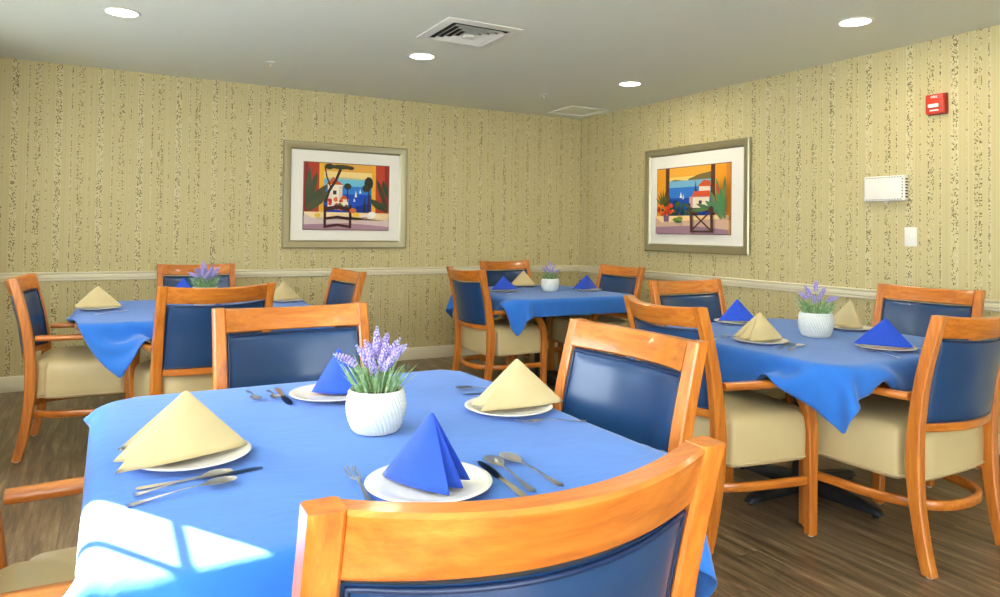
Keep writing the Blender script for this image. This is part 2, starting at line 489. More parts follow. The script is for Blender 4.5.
g_ = wall_thing('thermostat_guard', 'white plastic ventilated thermostat cover on the right wall', 'thermostat cover', 2.815, 1.53)
bm = bmesh.new(); add_box(bm, (-.138, -.05, -.082), (.138, 0, .082), .009, 3); bm_obj('cover', bm, M['white'], g_)
bm = bmesh.new()
for i in range(13):
    x = -.114+i*.019
    add_box(bm, (x-.005, -.04, .0815), (x+.005, -.012, .0825)); add_box(bm, (x-.005, -.04, -.0825), (x+.005, -.012, -.0815))
    add_box(bm, (x-.004, -.0503, .068), (x+.004, -.0495, .074)); add_box(bm, (x-.004, -.0503, -.074), (x+.004, -.0495, -.068))
for i in range(7):
    zz = -.056+i*.0187
    add_box(bm, (.1375, -.04, zz-.005), (.1385, -.012, zz+.005)); add_box(bm, (.120, -.0503, zz-.004), (.128, -.0495, zz+.004))
so = bm_obj('vent_slots', bm, M['dark'], g_, None); so['kind'] = 'stuff'
bm = bmesh.new(); add_box(bm, (-.012, -.03, -.092), (.012, -.018, -.082), .002); bm_obj('lock', bm, M['white'], g_)

w_ = wall_thing('light_switch', 'white single light switch plate below the thermostat cover', 'light switch', 2.664, 1.22)
bm = bmesh.new(); add_box(bm, (-.04, -.007, -.06), (.04, 0, .06), .003); bm_obj('plate', bm, M['white'], w_)
bm = bmesh.new(); add_box(bm, (-.005, -.017, -.006), (.005, -.006, .012), .002); bm_obj('toggle', bm, M['white'], w_)
for zz in (.045, -.045):
    bm = bmesh.new(); add_lathe(bm, [(.003, 0), (.003, .0012), (.001, .0016)], 10); s2 = bm_obj('screw', bm, M['steel'], w_); s2.rotation_euler = (PI/2, 0, 0); s2.location = (0, -.007, zz)

# ------------------------------------------------------------------ framed pictures
PM = {}
def pm(c):
    if c not in PM: PM[c] = mat('print_%d_%d_%d' % c, srgb(*c), .55, .3)
    return PM[c]
def poly_print(polys, w, h):
    """polys: (colour, [(u,v)..]) painted back to front on a print w x h, local x right, z up, -y out"""
    bm = bmesh.new(); mats = []
    for i, (c, P) in enumerate(polys):
        mt = pm(c)
        if mt not in mats: mats.append(mt)
        f = bm.faces.new([bm.verts.new(((u-.5)*w, -.0003*i, (v-.5)*h)) for u, v in P])
        f.material_index = mats.index(mt)
    bmesh.ops.triangulate(bm, faces=bm.faces)
    for f in bm.faces:
        if f.normal.y > 0: f.normal_flip()
    me = bpy.data.meshes.new('print'); bm.to_mesh(me); bm.free()
    return me, mats
def ell(cx, cy, rx, ry, n=14, a0=0, a1=2*PI):
    return [(cx+rx*math.cos(a0+(a1-a0)*i/n), cy+ry*math.sin(a0+(a1-a0)*i/n)) for i in range(n if abs(a1-a0-2*PI) < 1e-6 else n+1)]
def R4(a, b, c, d): return [(a, b), (c, b), (c, d), (a, d)]
def leaf(x0, y0, x1, y1, w):
    dx, dy = x1-x0, y1-y0; L = math.hypot(dx, dy); nx, ny = -dy/L, dx/L
    out = []
    for s in (1, -1):
        rr = [0, .12, .3, .5, .7, .88, 1] if s == 1 else [.88, .7, .5, .3, .12]
        for k in rr:
            ww = w*math.sin(PI*k)**.8
            out.append((min(.995, max(.005, x0+dx*k+s*nx*ww)), min(.995, max(.005, y0+dy*k+s*ny*ww))))
    return out
def stripk(pts, w):
    P = [Vector(p) for p in pts]; a = []; b = []
    for i, p in enumerate(P):
        d = (P[min(i+1, len(P)-1)]-P[max(i-1, 0)]).normalized(); n = Vector((-d.y, d.x))
        a.append((p+n*w/2)[:]); b.append((p-n*w/2)[:])
    return a+b[::-1]
rng = random.Random(3)
def blobs(cx, cy, rx, ry, n, r, cols):
    out = []
    for i in range(n):
        a = rng.uniform(0, 2*PI); k = rng.uniform(0, 1)**.5
        x = min(.97, max(.03, cx+rx*k*math.cos(a))); y = min(.97, max(.03, cy+ry*k*math.sin(a)))
        rr = r*rng.uniform(.6, 1.1)
        out.append((rng.choice(cols), ell(x, y, rr, rr*1.2, 7)))
    return out
def picture_one():
    P = [((236, 190, 96), R4(0, 0, 1, 1)), ((232, 170, 70), R4(.2, .80, .8, 1)), ((244, 214, 140), R4(.2, .78, .8, .88)),
         ((196, 190, 150), [(.2, .76), (.45, .80), (.8, .77), (.8, .74), (.2, .74)]),
         ((112, 190, 214), R4(.2, .62, .8, .765)), ((44, 128, 208), R4(.2, .5, .8, .66)), ((20, 74, 184), R4(.2, .25, .8, .54)), ((16, 50, 150), [(.45, .25), (.8, .25), (.8, .42), (.6, .36)]),
         ((180, 60, 40), R4(0, .2, .17, 1)), ((150, 44, 34), R4(0, .2, .05, 1)), ((240, 178, 50), R4(.17, .2, .225, 1)),
         ((240, 178, 50), R4(.79, .2, .84, 1)), ((190, 66, 42), R4(.84, .2, 1, 1)), ((150, 46, 34), R4(.95, .2, 1, 1)),
         ((240, 228, 206), R4(.27, .3, .44, .70)), ((222, 204, 186), R4(.40, .3, .44, .66)), ((206, 92, 40), [(.25, .68), (.33, .80), (.45, .68)]),
         ((236, 222, 196), R4(.42, .3, .51, .46)), ((210, 96, 44), [(.41, .46), (.45, .53), (.52, .46)]), ((60, 50, 60), R4(.33, .53, .37, .59)),
         ((245, 245, 240), [(.585, .5), (.6, .6), (.615, .5)]), ((245, 245, 240), [(.64, .56), (.65, .63), (.665, .56)]), ((245, 245, 240), [(.57, .43), (.58, .49), (.595, .43)])]
    P += [((44, 52, 28), ell(.5, .66, .045, .05, 9)), ((56, 44, 26), stripk([(.5, .42), (.5, .66)], .012))]
    P += blobs(.36, .42, .08, .07, 14, .022, [(206, 70, 44), (226, 104, 64), (170, 50, 40)])
    P += blobs(.44, .33, .08, .05, 12, .022, [(60, 82, 40), (90, 100, 50), (180, 90, 60)])
    P += [((34, 44, 38), [(.68, .25), (.70, .52), (.72, .25)]), ((40, 46, 34), ell(.75, .72, .055, .1, 10)), ((50, 54, 34), ell(.72, .64, .05, .06, 9)), ((54, 40, 26), stripk([(.755, .25), (.75, .72)], .016))]
    P += [((58, 34, 26), stripk([(.235, .4), (.28, .58), (.36, .75), (.43, .98)], .032)), ((58, 34, 26), stripk([(.3, .63), (.25, .8), (.23, .95)], .016)),
          ((52, 56, 30), ell(.28, .95, .055, .045, 9)), ((64, 62, 32), ell(.42, .95, .13, .035, 12)), ((58, 60, 30), ell(.53, .94, .04, .03, 9))]
    P += [((208, 186, 178), R4(0, 0, 1, .24)), ((238, 210, 160), [(.0, .24), (.1, .16), (.5, .2), (.95, .14), (1, .2), (1, .26), (0, .26)]), ((164, 128, 140), [(0, 0), (1, 0), (1, .05), (.5, .1), (0, .07)])]
    for a in ((0.02, .3, .14, .85, .04), (.03, .28, .06, .95, .03), (.02, .3, .26, .68, .055), (.04, .26, .27, .58, .05), (0.02, .4, .2, .55, .04)):
        P.append(((rng.randint(58, 84), rng.randint(70, 84), rng.randint(44, 56)), leaf(*a)))
    for a in ((.98, .3, .84, .8, .03), (.97, .28, .76, .48, .05), (.99, .35, .8, .42, .04), (.98, .5, .92, .78, .03)):
        P.append(((rng.randint(50, 74), rng.randint(56, 74), rng.randint(36, 46)), leaf(*a)))
    P += [((60, 26, 26), stripk([(.235, .02), (.235, .36)], .03)), ((60, 26, 26), stripk([(.53, .02), (.53, .38)], .03)),
          ((70, 30, 28), [(.22, .27), (.38, .31), (.54, .27), (.54, .33), (.38, .37), (.22, .33)]), ((70, 30, 28), [(.23, .14), (.38, .17), (.54, .14), (.54, .18), (.38, .21), (.23, .18)]),
          ((70, 30, 28), [(.23, .02), (.38, .05), (.54, .02), (.54, .06), (.38, .09), (.23, .06)])]
    P += [((226, 190, 60), ell(.15, .21, .035, .03)), ((236, 190, 40), ell(.6, .23, .04, .035)), ((214, 110, 50), ell(.56, .29, .04, .04)), ((236, 226, 214), ell(.74, .2, .09, .035)), ((246, 238, 228), ell(.79, .24, .05, .04)), ((196, 160, 140), ell(.7, .18, .04, .02))]
    return P
def picture_two():
    P = [((240, 190, 80), R4(0, 0, 1, 1)), ((248, 208, 110), R4(.15, .72, .78, .86)), ((236, 170, 60), R4(.15, .86, .78, 1)),
         ((90, 96, 60), [(.15, .79), (.25, .82), (.4, .8), (.42, .78), (.15, .77)]), ((120, 104, 60), [(.45, .82), (.6, .88), (.78, .91), (.78, .8), (.45, .8)]),
         ((120, 178, 206), R4(.15, .66, .78, .8)), ((50, 120, 200), R4(.15, .5, .78, .70)), ((22, 74, 170), R4(.15, .26, .78, .54)), ((20, 56, 140), [(.2, .26), (.6, .26), (.5, .42)]),
         ((236, 160, 40), R4(0, .2, .13, 1)), ((96, 56, 40), R4(.125, .2, .18, 1)), ((96, 56, 40), R4(.755, .2, .81, 1)), ((238, 158, 40), R4(.81, .2, 1, 1)), ((222, 136, 36), R4(.95, .2, 1, 1)),
         ((244, 244, 238), [(.33, .54), (.35, .63), (.365, .54)]), ((244, 244, 238), [(.37, .52), (.385, .6), (.395, .52)]),
         ((34, 60, 50), [(.53, .5), (.555, .8), (.58, .5)]), ((232, 214, 190), R4(.6, .55, .75, .7)), ((206, 92, 44), [(.58, .7), (.66, .79), (.75, .77), (.755, .69)]), ((206, 160, 150), R4(.47, .38, .58, .55)),
         ((214, 86, 46), [(.5, .55), (.54, .63), (.74, .63), (.75, .54)]), ((240, 226, 200), R4(.52, .36, .74, .54)), ((70, 60, 60), R4(.6, .44, .64, .49))]
    P += blobs(.35, .4, .16, .1, 30, .03, [(40, 80, 70), (50, 96, 80), (36, 62, 90), (84, 90, 50)])
    P += blobs(.42, .3, .2, .05, 22, .024, [(50, 80, 50), (90, 100, 50), (120, 80, 50)])
    P += [((214, 176, 150), R4(0, 0, 1, .25)), ((246, 214, 150), [(0, .25), (.1, .17), (.5, .2), (1, .22), (1, .27), (0, .27)]), ((160, 124, 140), [(0, 0), (1, 0), (1, .06), (.5, .12), (0, .1)])]
    for k in range(8):
        a = .3+k*.33
        P.append(((90, 90, 44), leaf(.12, .4, .12+.13*math.cos(a), .42+.26*math.sin(a), .012)))
    P += [((120, 90, 130), [(.13, .18), (.2, .18), (.21, .3), (.12, .3)])]
    P += blobs(.16, .37, .12, .09, 32, .026, [(222, 76, 30), (238, 110, 40), (200, 54, 30), (60, 80, 40)])
    P += [((90, 130, 60), ell(.32, .21, .05, .03)), ((120, 140, 60), ell(.37, .23, .04, .03)), ((70, 100, 60), ell(.35, .18, .05, .02))]
    for a in ((.93, .2, .86, .8, .03), (.94, .22, .97, .82, .03), (.92, .2, .78, .62, .04), (.95, .25, .9, .66, .04), (.93, .3, .72, .48, .04), (.9, .3, .6, .44, .035), (.96, .2, .985, .55, .02)):
        P.append(((rng.randint(70, 104), rng.randint(110, 140), rng.randint(70, 96)), leaf(*a)))
    P += [((190, 60, 50), leaf(.9, .55, .86, .72, .016)),
          ((84, 52, 44), stripk([(.54, .02), (.53, .38)], .035)), ((84, 52, 44), stripk([(.81, .02), (.80, .40)], .035)), ((84, 52, 44), R4(.51, .32, .83, .38)), ((84, 52, 44), R4(.54, .02, .82, .05)),
          ((90, 56, 46), stripk([(.54, .05), (.80, .33)], .022)), ((90, 56, 46), stripk([(.80, .05), (.54, .33)], .022)), ((84, 120, 70), leaf(.53, .34, .78, .36, .03))]
    return P
def framed(label, W, Hh, fw, pu, polys, loc, rz):
    """pu = print rectangle as fractions (u0,u1,v0,v1) of the outer frame"""
    r = thing('framed_picture', label, 'picture', loc, rz, 'framed pictures on the walls')
    prof = [(0, 0), (0, .028), (.008, .036), (fw*.35, .034), (fw*.62, .024), (fw*.8, .022), (fw, .012), (fw, 0)]
    bm = bmesh.new()
    rings = []
    for s in ((-1, -1), (1, -1), (1, 1), (-1, 1)):
        rings.append([(s[0]*(W/2-i), -d, s[1]*(Hh/2-i)) for i, d in prof])
    add_loft(bm, rings, True, False, True)
    bm_obj('frame', bm, M['frame'], r, 25)
    bm = bmesh.new(); add_box(bm, (-W/2+fw*.9, -.008, -Hh/2+fw*.9), (W/2-fw*.9, -.002, Hh/2-fw*.9)); bm_obj('mat_board', bm, M['mat_board'], r, None)
    pw, ph = (pu[1]-pu[0])*W, (pu[3]-pu[2])*Hh
    cx, cz = ((pu[0]+pu[1])/2-.5)*W, ((pu[2]+pu[3])/2-.5)*Hh
    bm = bmesh.new()
    e = .007
    q_ = lambda a, d: [(cx-pw/2-a, d, cz-ph/2-a), (cx+pw/2+a, d, cz-ph/2-a), (cx+pw/2+a, d, cz+ph/2+a), (cx-pw/2-a, d, cz+ph/2+a)]
    add_loft(bm, [q_(e, -.0078), q_(e, -.0095), q_(0, -.0095), q_(0, -.0078)], True, False, True); bm_obj('mat_bevel', bm, pm((130, 96, 88)), r, None)
    me, mats = poly_print(polys, pw, ph)
    o = link('print', me, mats, r, None); o.location = (cx, -.0082, cz)
    return r
framed('framed seaside print with a ladder-back chair, on the back wall', 1.135, .935, .07, (.16, .845, .18, .81), picture_one(), (1.873, YB, 1.5165), 0)
framed('framed seaside print with an X-back chair, on the right wall', 1.245, .936, .07, (.13, .835, .175, .80), picture_two(), (XR, 4.558, 1.525), -PI/2)

# ------------------------------------------------------------------ chair (faces +y, origin on the floor under the seat)
HW = .281
BOW = .058
def bow(x, w=.236): return -BOW*(1-(x/w)**2)
def back_y(z): # rear post centre line
    pts = [(-.275, 0), (-.25, .12), (-.228, .28), (-.222, .42), (-.228, .54), (-.25, .70), (-.283, .84), (-.31, .94)]
    for (y0, z0), (y1, z1) in zip(pts, pts[1:]):
        if z <= z1 or z1 == .94: return y0+(y1-y0)*(z-z0)/(z1-z0)
def make_chair(name, label, group):
    r = thing(name, label, 'chair', (0, 0, 0), 0, group)
    for s in (-1, 1):       # rear legs run up into the back posts
        bm = bmesh.new(); rings = []
        path = catmull([(0, -.275, .008), (0, -.25, .12), (0, -.228, .28), (0, -.222, .42), (0, -.228, .54), (0, -.25, .70), (0, -.283, .84), (0, -.31, .94)], 4)
        for p in path:
            k = p.z/.94
            w = .040+.005*math.sin(PI*min(1, k*1.05))
            d = .044+.009*math.exp(-((p.z-.42)/.16)**2)
            cx = s*(.2575+.0*k)
            rings.append([(cx+a, p.y+b, p.z) for a, b in chamf(w, d, .005)])
        add_loft(bm, rings)
        lg = bm_obj('leg', bm, M['wood_z'], r, 35); lg['label'] = 'rear leg rising into the back post'
        bm = bmesh.new(); add_lathe(bm, [(.011, 0), (.012, .002), (.012, .009)], 12, (s*.2575, -.275, 0)); bm_obj('glide', bm, M['glide'], lg)
    for s in (-1, 1):       # front legs curve back into the armrests
        bm = bmesh.new(); rings = []
        path = catmull([(s*.257, .237, .008), (s*.257, .236, .2), (s*.257, .235, .36), (s*.258, .232, .44), (s*.262, .212, .52), (s*.268, .178, .575), (s*.27, .155, .622)], 5)
        for i, p in enumerate(path):
            k = p.z
            a = path[max(i-1, 0)]; b = path[min(i+1, len(path)-1)]
            tdir = (b-a).normalized(); nrm = Vector((0, tdir.z, -tdir.y))
            w = .040+.004*min(1, k/.3); d = .04+.008*math.exp(-((k-.40)/.13)**2)
            rings.append([p+Vector((u, 0, 0))+nrm*vv for u, vv in chamf(w, d, .005)])
        add_loft(bm, rings)
        lg = bm_obj('leg', bm, M['wood_z'], r, 35); lg['label'] = 'front leg curving back up to the armrest'
        bm = bmesh.new(); add_lathe(bm, [(.011, 0), (.012, .002), (.012, .009)], 12, (s*.257, .237, 0)); bm_obj('glide', bm, M['glide'], lg)
        # arm
        bm = bmesh.new()
        path = catmull([(s*.262, -.205, .632), (s*.268, -.10, .632), (s*.276, .02, .633), (s*.282, .13, .634), (s*.283, .205, .632)], 6)
        n = len(path); rings = []
        for i, p in enumerate(path):
            k = i/(n-1); w = .036+.014*math.sin(PI*min(1, k*.85)); th = .028
            if k > .93: w *= .82; th *= .85
            rings.append([p+Vector((a, 0, b)) for a, b in chamf(w, th, .007)])
        add_loft(bm, rings)
        bm_obj('armrest', bm, M['wood_y'], r, 50)
    def xrail(nm, z0, z1, th, sag=0):
        bm = bmesh.new(); rings = []
        for i in range(25):
            x = -.238+.476*i/24; k = 1-(x/.236)**2
            zt = z1-sag*k; zz0 = z0-sag*k*.6
            yt, yb = back_y(z1)+bow(x), back_y(z0)+bow(x)
            c = .005
            rings.append([(x, yb-th/2+c, zz0), (x, yb+th/2-c, zz0), (x, yb+th/2, zz0+c), (x, yt+th/2, zt-c), (x, yt+th/2-c, zt), (x, yt-th/2+c, zt), (x, yt-th/2, zt-c), (x, yb-th/2, zz0+c)])
        add_loft(bm, rings); return bm_obj(nm, bm, M['wood_x'], r, 35)
    xrail('top_rail', .858, .938, .042, .010)
    xrail('lower_rail', .505, .538, .03)
    # upholstered back pad
    bm = bmesh.new(); NX, NZ = 20, 14
    xa, za, zb = .235, .538, .852
    def padpt(i, j, side):
        x = -xa+2*xa*i/NX; z = za+(zb-za)*j/NZ
        ex = min(i, NX-i)/NX*2*xa; ez = min(j, NZ-j)/NZ*(zb-za)
        e = min(1, min(ex, ez)/.05); pf = 1-(1-e)**2
        zz = z-.010*(1-(x/.236)**2)*(j/NZ)
        return Vector((x, back_y(z)+bow(x)+side*(.010+(.012 if side > 0 else .006)*pf), zz))
    G = {}
    for sd in (1, -1):
        for i in range(NX+1):
            for j in range(NZ+1): G[sd, i, j] = bm.verts.new(padpt(i, j, sd))
        for i in range(NX):
            for j in range(NZ): bm.faces.new((G[sd, i, j], G[sd, i+1, j], G[sd, i+1, j+1], G[sd, i, j+1]))
    bd = [(i, 0) for i in range(NX)]+[(NX, j) for j in range(NZ)]+[(i, NZ) for i in range(NX, 0, -1)]+[(0, j) for j in range(NZ, 0, -1)]
    for k in range(len(bd)):
        a = bd[k]; b = bd[(k+1) % len(bd)]
        bm.faces.new((G[1, a[0], a[1]], G[1, b[0], b[1]], G[-1, b[0], b[1]], G[-1, a[0], a[1]]))
    pad = bm_obj('back_pad', bm, M['vinyl'], r, 60)
    for sd in (1, -1):
        bm = bmesh.new(); pth = []
        for i, j in bd:
            p = padpt(i, j, sd); c = Vector((0, p.y, (za+zb)/2)); q2 = p.copy()
            q2.x *= .975; q2.z = (za+zb)/2+(p.z-(za+zb)/2)*.965; q2.y += sd*.003
            pth.append(q2)
        add_sweep(bm, pth, circ(.0042, 6), (0, 1, 0), False, None, True)
        bm_obj('piping', bm, M['vinyl_dark'], pad, 179)
    # seat cushion: notched around posts and legs
    out = []
    def arc(cx, cy, rr, a0, a1, n=5):
        return [(cx+rr*math.cos(math.radians(a0+(a1-a0)*i/n)), cy+rr*math.sin(math.radians(a0+(a1-a0)*i/n))) for i in range(n+1)]
    half = [(0, -.232), (.12, -.230), (.215, -.222), (.230, -.205), (.230, -.165)] + arc(.247, -.145, .017, -90, 0, 3) + [(.267, -.08), (.269, .0), (.268, .1), (.266, .175)] + arc(.243, .19, .022, 0, 80, 3) + [(.228, .222)] + arc(.205, .238, .02, 0, 90, 3) + [(.12, .266), (0, .270)]
    ring = half + [(-x, y) for x, y in half[-2:0:-1]]
    bm = bmesh.new()
    lev = [(.93, .312), (.985, .315), (1.0, .324), (1.003, .36), (1.006, .42), (1.0, .462), (.985, .482), (.955, .498), (.88, .510), (.7, .519), (.4, .524), (.12, .526)]
    add_loft(bm, [[(x*k, .02+(y-.02)*k, z) for x, y in ring] for k, z in lev])
    st = bm_obj('seat', bm, M['seat'], r, 75)
    bm = bmesh.new(); add_sweep(bm, [(x*1.004, .02+(y-.02)*1.004, .327) for x, y in ring], circ(.004, 6), (0, 0, 1), False, None, True)
    bm_obj('piping', bm, M['seat_pipe'], st, 179)
    # bent stretcher, horseshoe around the rear
    hp = [(.25, .217, .225), (.249, .1, .225), (.243, 0, .225), (.222, -.12, .225), (.175, -.21, .225), (.1, -.262, .225), (0, -.278, .225)]
    hp = hp+[(-x, y, z) for x, y, z in hp[-2::-1]]
    bm = bmesh.new(); add_sweep(bm, catmull(hp, 5), chamf(.022, .036, .005)); bm_obj('stretcher', bm, M['wood_y'], r, 50)
    return r

CH = [  # x, y, facing degrees, label, group
    (.459, 1.022, 89, 'wooden armchair in the foreground with its curved blue back to the viewer', 'armchairs around the front table'),
    (1.035, 1.62, 182, 'wooden armchair with blue back at the right side of the front table', 'armchairs around the front table'),
    (.61, 2.32, -87, 'wooden armchair facing the viewer at the far side of the front table, behind the lavender', 'armchairs around the front table'),
    (.02, 1.60, 0, 'wooden armchair at the left edge, only its arms and seat showing by the front table', 'armchairs around the front table'),
    (-.098, 4.63, -4, 'wooden armchair seen from the side at the left end of the left rear table', 'armchairs around the left rear table'),
    (.425, 4.02, 100, 'wooden armchair, back to the viewer, at the near side of the left rear table', 'armchairs around the left rear table'),
    (.607, 5.60, -88, 'wooden armchair by the back wall behind the lavender on the left rear table', 'armchairs around the left rear table'),
    (1.14, 4.75, 184, 'wooden armchair turned side-on at the right end of the left rear table', 'armchairs around the left rear table'),
    (2.64, 4.77, 1, 'wooden armchair with beige seat at the left side of the corner table', 'armchairs around the corner table'),
    (3.36, 5.63, -84.5, 'wooden armchair against the back wall behind the corner table', 'armchairs around the corner table'),
    (3.54, 4.80, 181, 'wooden armchair at the right side of the corner table, near the right wall', 'armchairs around the corner table'),
    (2.325, 2.215, -8, 'wooden armchair left of the right table, arm and beige seat in full view', 'armchairs around the right table'),
    (3.09, 2.945, -91, 'wooden armchair at the far side of the right table, only its back top showing', 'armchairs around the right table'),
    (2.852, 1.772, 91, 'wooden armchair with dark back to the viewer at the near side of the right table', 'armchairs around the right table'),
    (3.75, 2.31, 185, 'wooden armchair against the right wall under the light switch, facing the right table', 'armchairs around the right table'),
]
proto = None
for x, y, f, lab, grp in CH:
    rz = math.radians(f-90)
    if proto is None:
        proto = make_chair('dining_armchair', lab, grp); proto.location = (x, y, 0); proto.rotation_euler = (0, 0, rz)
    else:
        dup(proto, (x, y, 0), rz, lab, grp)

# ------------------------------------------------------------------ tables and draped cloths
ZT = .730
def rrect(hx, hy, rad, n=6):
    out = []
    for cx, cy, a0 in ((hx-rad, hy-rad, 0), (-hx+rad, hy-rad, 90), (-hx+rad, -hy+rad, 180), (hx-rad, -hy+rad, 270)):
        for i in range(n+1):
            a = math.radians(a0+90*i/n); out.append((cx+rad*math.cos(a), cy+rad*math.sin(a)))
    return out
def table(label, cx, cy, hx, hy):
    r = thing('dining_table', label, 'table', (cx, cy, 0), 0, 'pedestal dining tables')
    bm = bmesh.new(); R_ = rrect(hx-.008, hy-.008, .10)
    add_loft(bm, [[(x*k, y*k, z) for x, y in R_] for k, z in ((.985, ZT-.036), (1, ZT-.030), (1, ZT-.012), (.992, ZT-.006))])
    bm_obj('tabletop', bm, M['board'], r)
    bm = bmesh.new(); add_lathe(bm, [(.075, .05), (.055, .07), (.048, .12), (.048, .62), (.06, .66), (.2, .69), (.2, ZT-.037)], 28); bm_obj('column', bm, M['black'], r)
    for k in range(4):
        a = k*PI/2+.03
        ca, sa = math.cos(a), math.sin(a); rings = []
        for d, hh, w in ((.03, .085, .075), (.12, .075, .07), (.25, .058, .062), (.34, .046, .058), (.375, .04, .05), (.392, .024, .034)):
            rings.append([(ca*d-sa*u, sa*d+ca*u, z) for u, z in ((-w/2, .016), (w/2, .016), (w/2, hh*.7), (w*.3, hh), (-w*.3, hh), (-w/2, hh*.7))])
        bm = bmesh.new(); add_loft(bm, rings)
        ft = bm_obj('foot', bm, M['black'], r, 50)
        bm = bmesh.new(); add_lathe(bm, [(.014, 0), (.016, .003), (.016, .017)], 12, (ca*.36, sa*.36, 0)); bm_obj('glide', bm, M['black'], ft)
    return r

def drape(cx, cy, hx, hy, size, off, seed, capsules, seats):
    """position-based cloth: grid pinned where it lies on the top, hanging margin falls round edge and arms"""
    N = 57; rad = .10
    rs = np.random.RandomState(seed)
    u = np.linspace(-.5, .5, N)
    X, Y = np.meshgrid(u*size[0]+off[0], u*size[1]+off[1], indexing='ij')
    th = math.radians({2: 8}.get(seed, 0)); xr, yr = X-off[0], Y-off[1]
    X = xr*math.cos(th)-yr*math.sin(th)+off[0]; Y = xr*math.sin(th)+yr*math.cos(th)+off[1]
    P = np.stack([X, Y, np.full_like(X, ZT+.003)], -1)
    P0 = P.copy()
    def sdf(x, y):
        qx, qy = np.abs(x)-(hx-rad), np.abs(y)-(hy-rad)
        return np.hypot(np.maximum(qx, 0), np.maximum(qy, 0))+np.minimum(np.maximum(qx, qy), 0)-rad
    s0 = sdf(X, Y)
    free = (s0 > -.012)
    w = free.astype(float)
    P[..., 2] += np.where(free, rs.randn(N, N)*.002, 0)
    V = np.zeros_like(P); dt = .016
    off_list = [(1, 0), (0, 1), (1, 1), (1, -1), (2, 0), (0, 2)]
    cons = []
    for di, dj in off_list:
        for par in range(2 if max(abs(di), abs(dj)) == 1 else 4):
            I, J = np.meshgrid(np.arange(N), np.arange(N), indexing='ij')
            key = (I//1) if di else J
            ok = (I+di < N) & (J+dj >= 0) & (J+dj < N)
            if di == 1: ok &= (I % 2 == par)
            elif di == 2: ok &= (I % 4 == par) 
            elif dj == 1: ok &= (J % 2 == par)
            else: ok &= (J % 4 == par)
            ia = (I*N+J)[ok]; ib = ((I+di)*N+J+dj)[ok]
            L = np.linalg.norm(P0.reshape(-1, 3)[ia]-P0.reshape(-1, 3)[ib], axis=1)
            wa, wb = w.reshape(-1)[ia], w.reshape(-1)[ib]
            m_ = (wa+wb) > 0
            st = 1.0 if max(abs(di), abs(dj)) == 1 and (di == 0 or dj == 0) else (.45 if max(abs(di), abs(dj)) == 1 else .4)
            cons.append((ia[m_], ib[m_], L[m_], wa[m_], wb[m_], st))
    for step in range(150):
        V[..., 2] -= 9.8*dt
        V *= .965
        Q = P+V*dt*w[..., None]
        F = Q.reshape(-1, 3)
        for it in range(9):
            for ia, ib, L, wa, wb, st in cons:
                d = F[ib]-F[ia]; ln = np.linalg.norm(d, axis=1)+1e-9
                c = (st*(ln-L)/ln/(wa+wb))[:, None]*d
                F[ia] += wa[:, None]*c; F[ib] -= wb[:, None]*c
            # table edge
            x, y, z = F[:, 0], F[:, 1], F[:, 2]
            s = sdf(x, y)
            ins = (s < .007) & (z < ZT+.003) & (w.reshape(-1) > 0)
            if ins.any():
                e = 1e-4
                gx = (sdf(x+e, y)-sdf(x-e, y))/(2*e); gy = (sdf(x, y+e)-sdf(x, y-e))/(2*e)
                side = .007-s; top = ZT+.003-z
                up_ = ins & (top < side)
                sd = ins & ~up_
                F[up_, 2] = ZT+.003
                gl_ = np.hypot(gx, gy)+1e-9
                F[sd, 0] += (side*gx/gl_)[sd]; F[sd, 1] += (side*gy/gl_)[sd]
            for a, b, rr in capsules:
                a = np.array(a); b = np.array(b); ab = b-a
                tt = np.clip(((F-a)@ab)/(ab@ab), 0, 1)
                dd = F-(a+tt[:, None]*ab); ln = np.linalg.norm(dd, axis=1)+1e-9
                h_ = (ln < rr) & (w.reshape(-1) > 0)
                F[h_] += dd[h_]*((rr-ln[h_])/ln[h_])[:, None]
            for ox, oy, ca, sa in seats:
                lx = (F[:, 0]-ox)*ca+(F[:, 1]-oy)*sa; ly = -(F[:, 0]-ox)*sa+(F[:, 1]-oy)*ca
                h_ = (np.abs(lx) < .285) & (ly > -.2) & (ly < .28) & (F[:, 2] < .537) & (w.reshape(-1) > 0)
                F[h_, 2] = .537
                h_ = (np.abs(lx) < .30) & (ly > -.36) & (ly < -.165) & (F[:, 2] > .45) & (F[:, 2] < ZT-.004) & (w.reshape(-1) > 0)
                dl = (-.165-ly)[h_]
                F[h_, 0] += -sa*dl; F[h_, 1] += ca*dl
        Q = F.reshape(N, N, 3)
        V = (Q-P)/dt
        P = Q
    return P

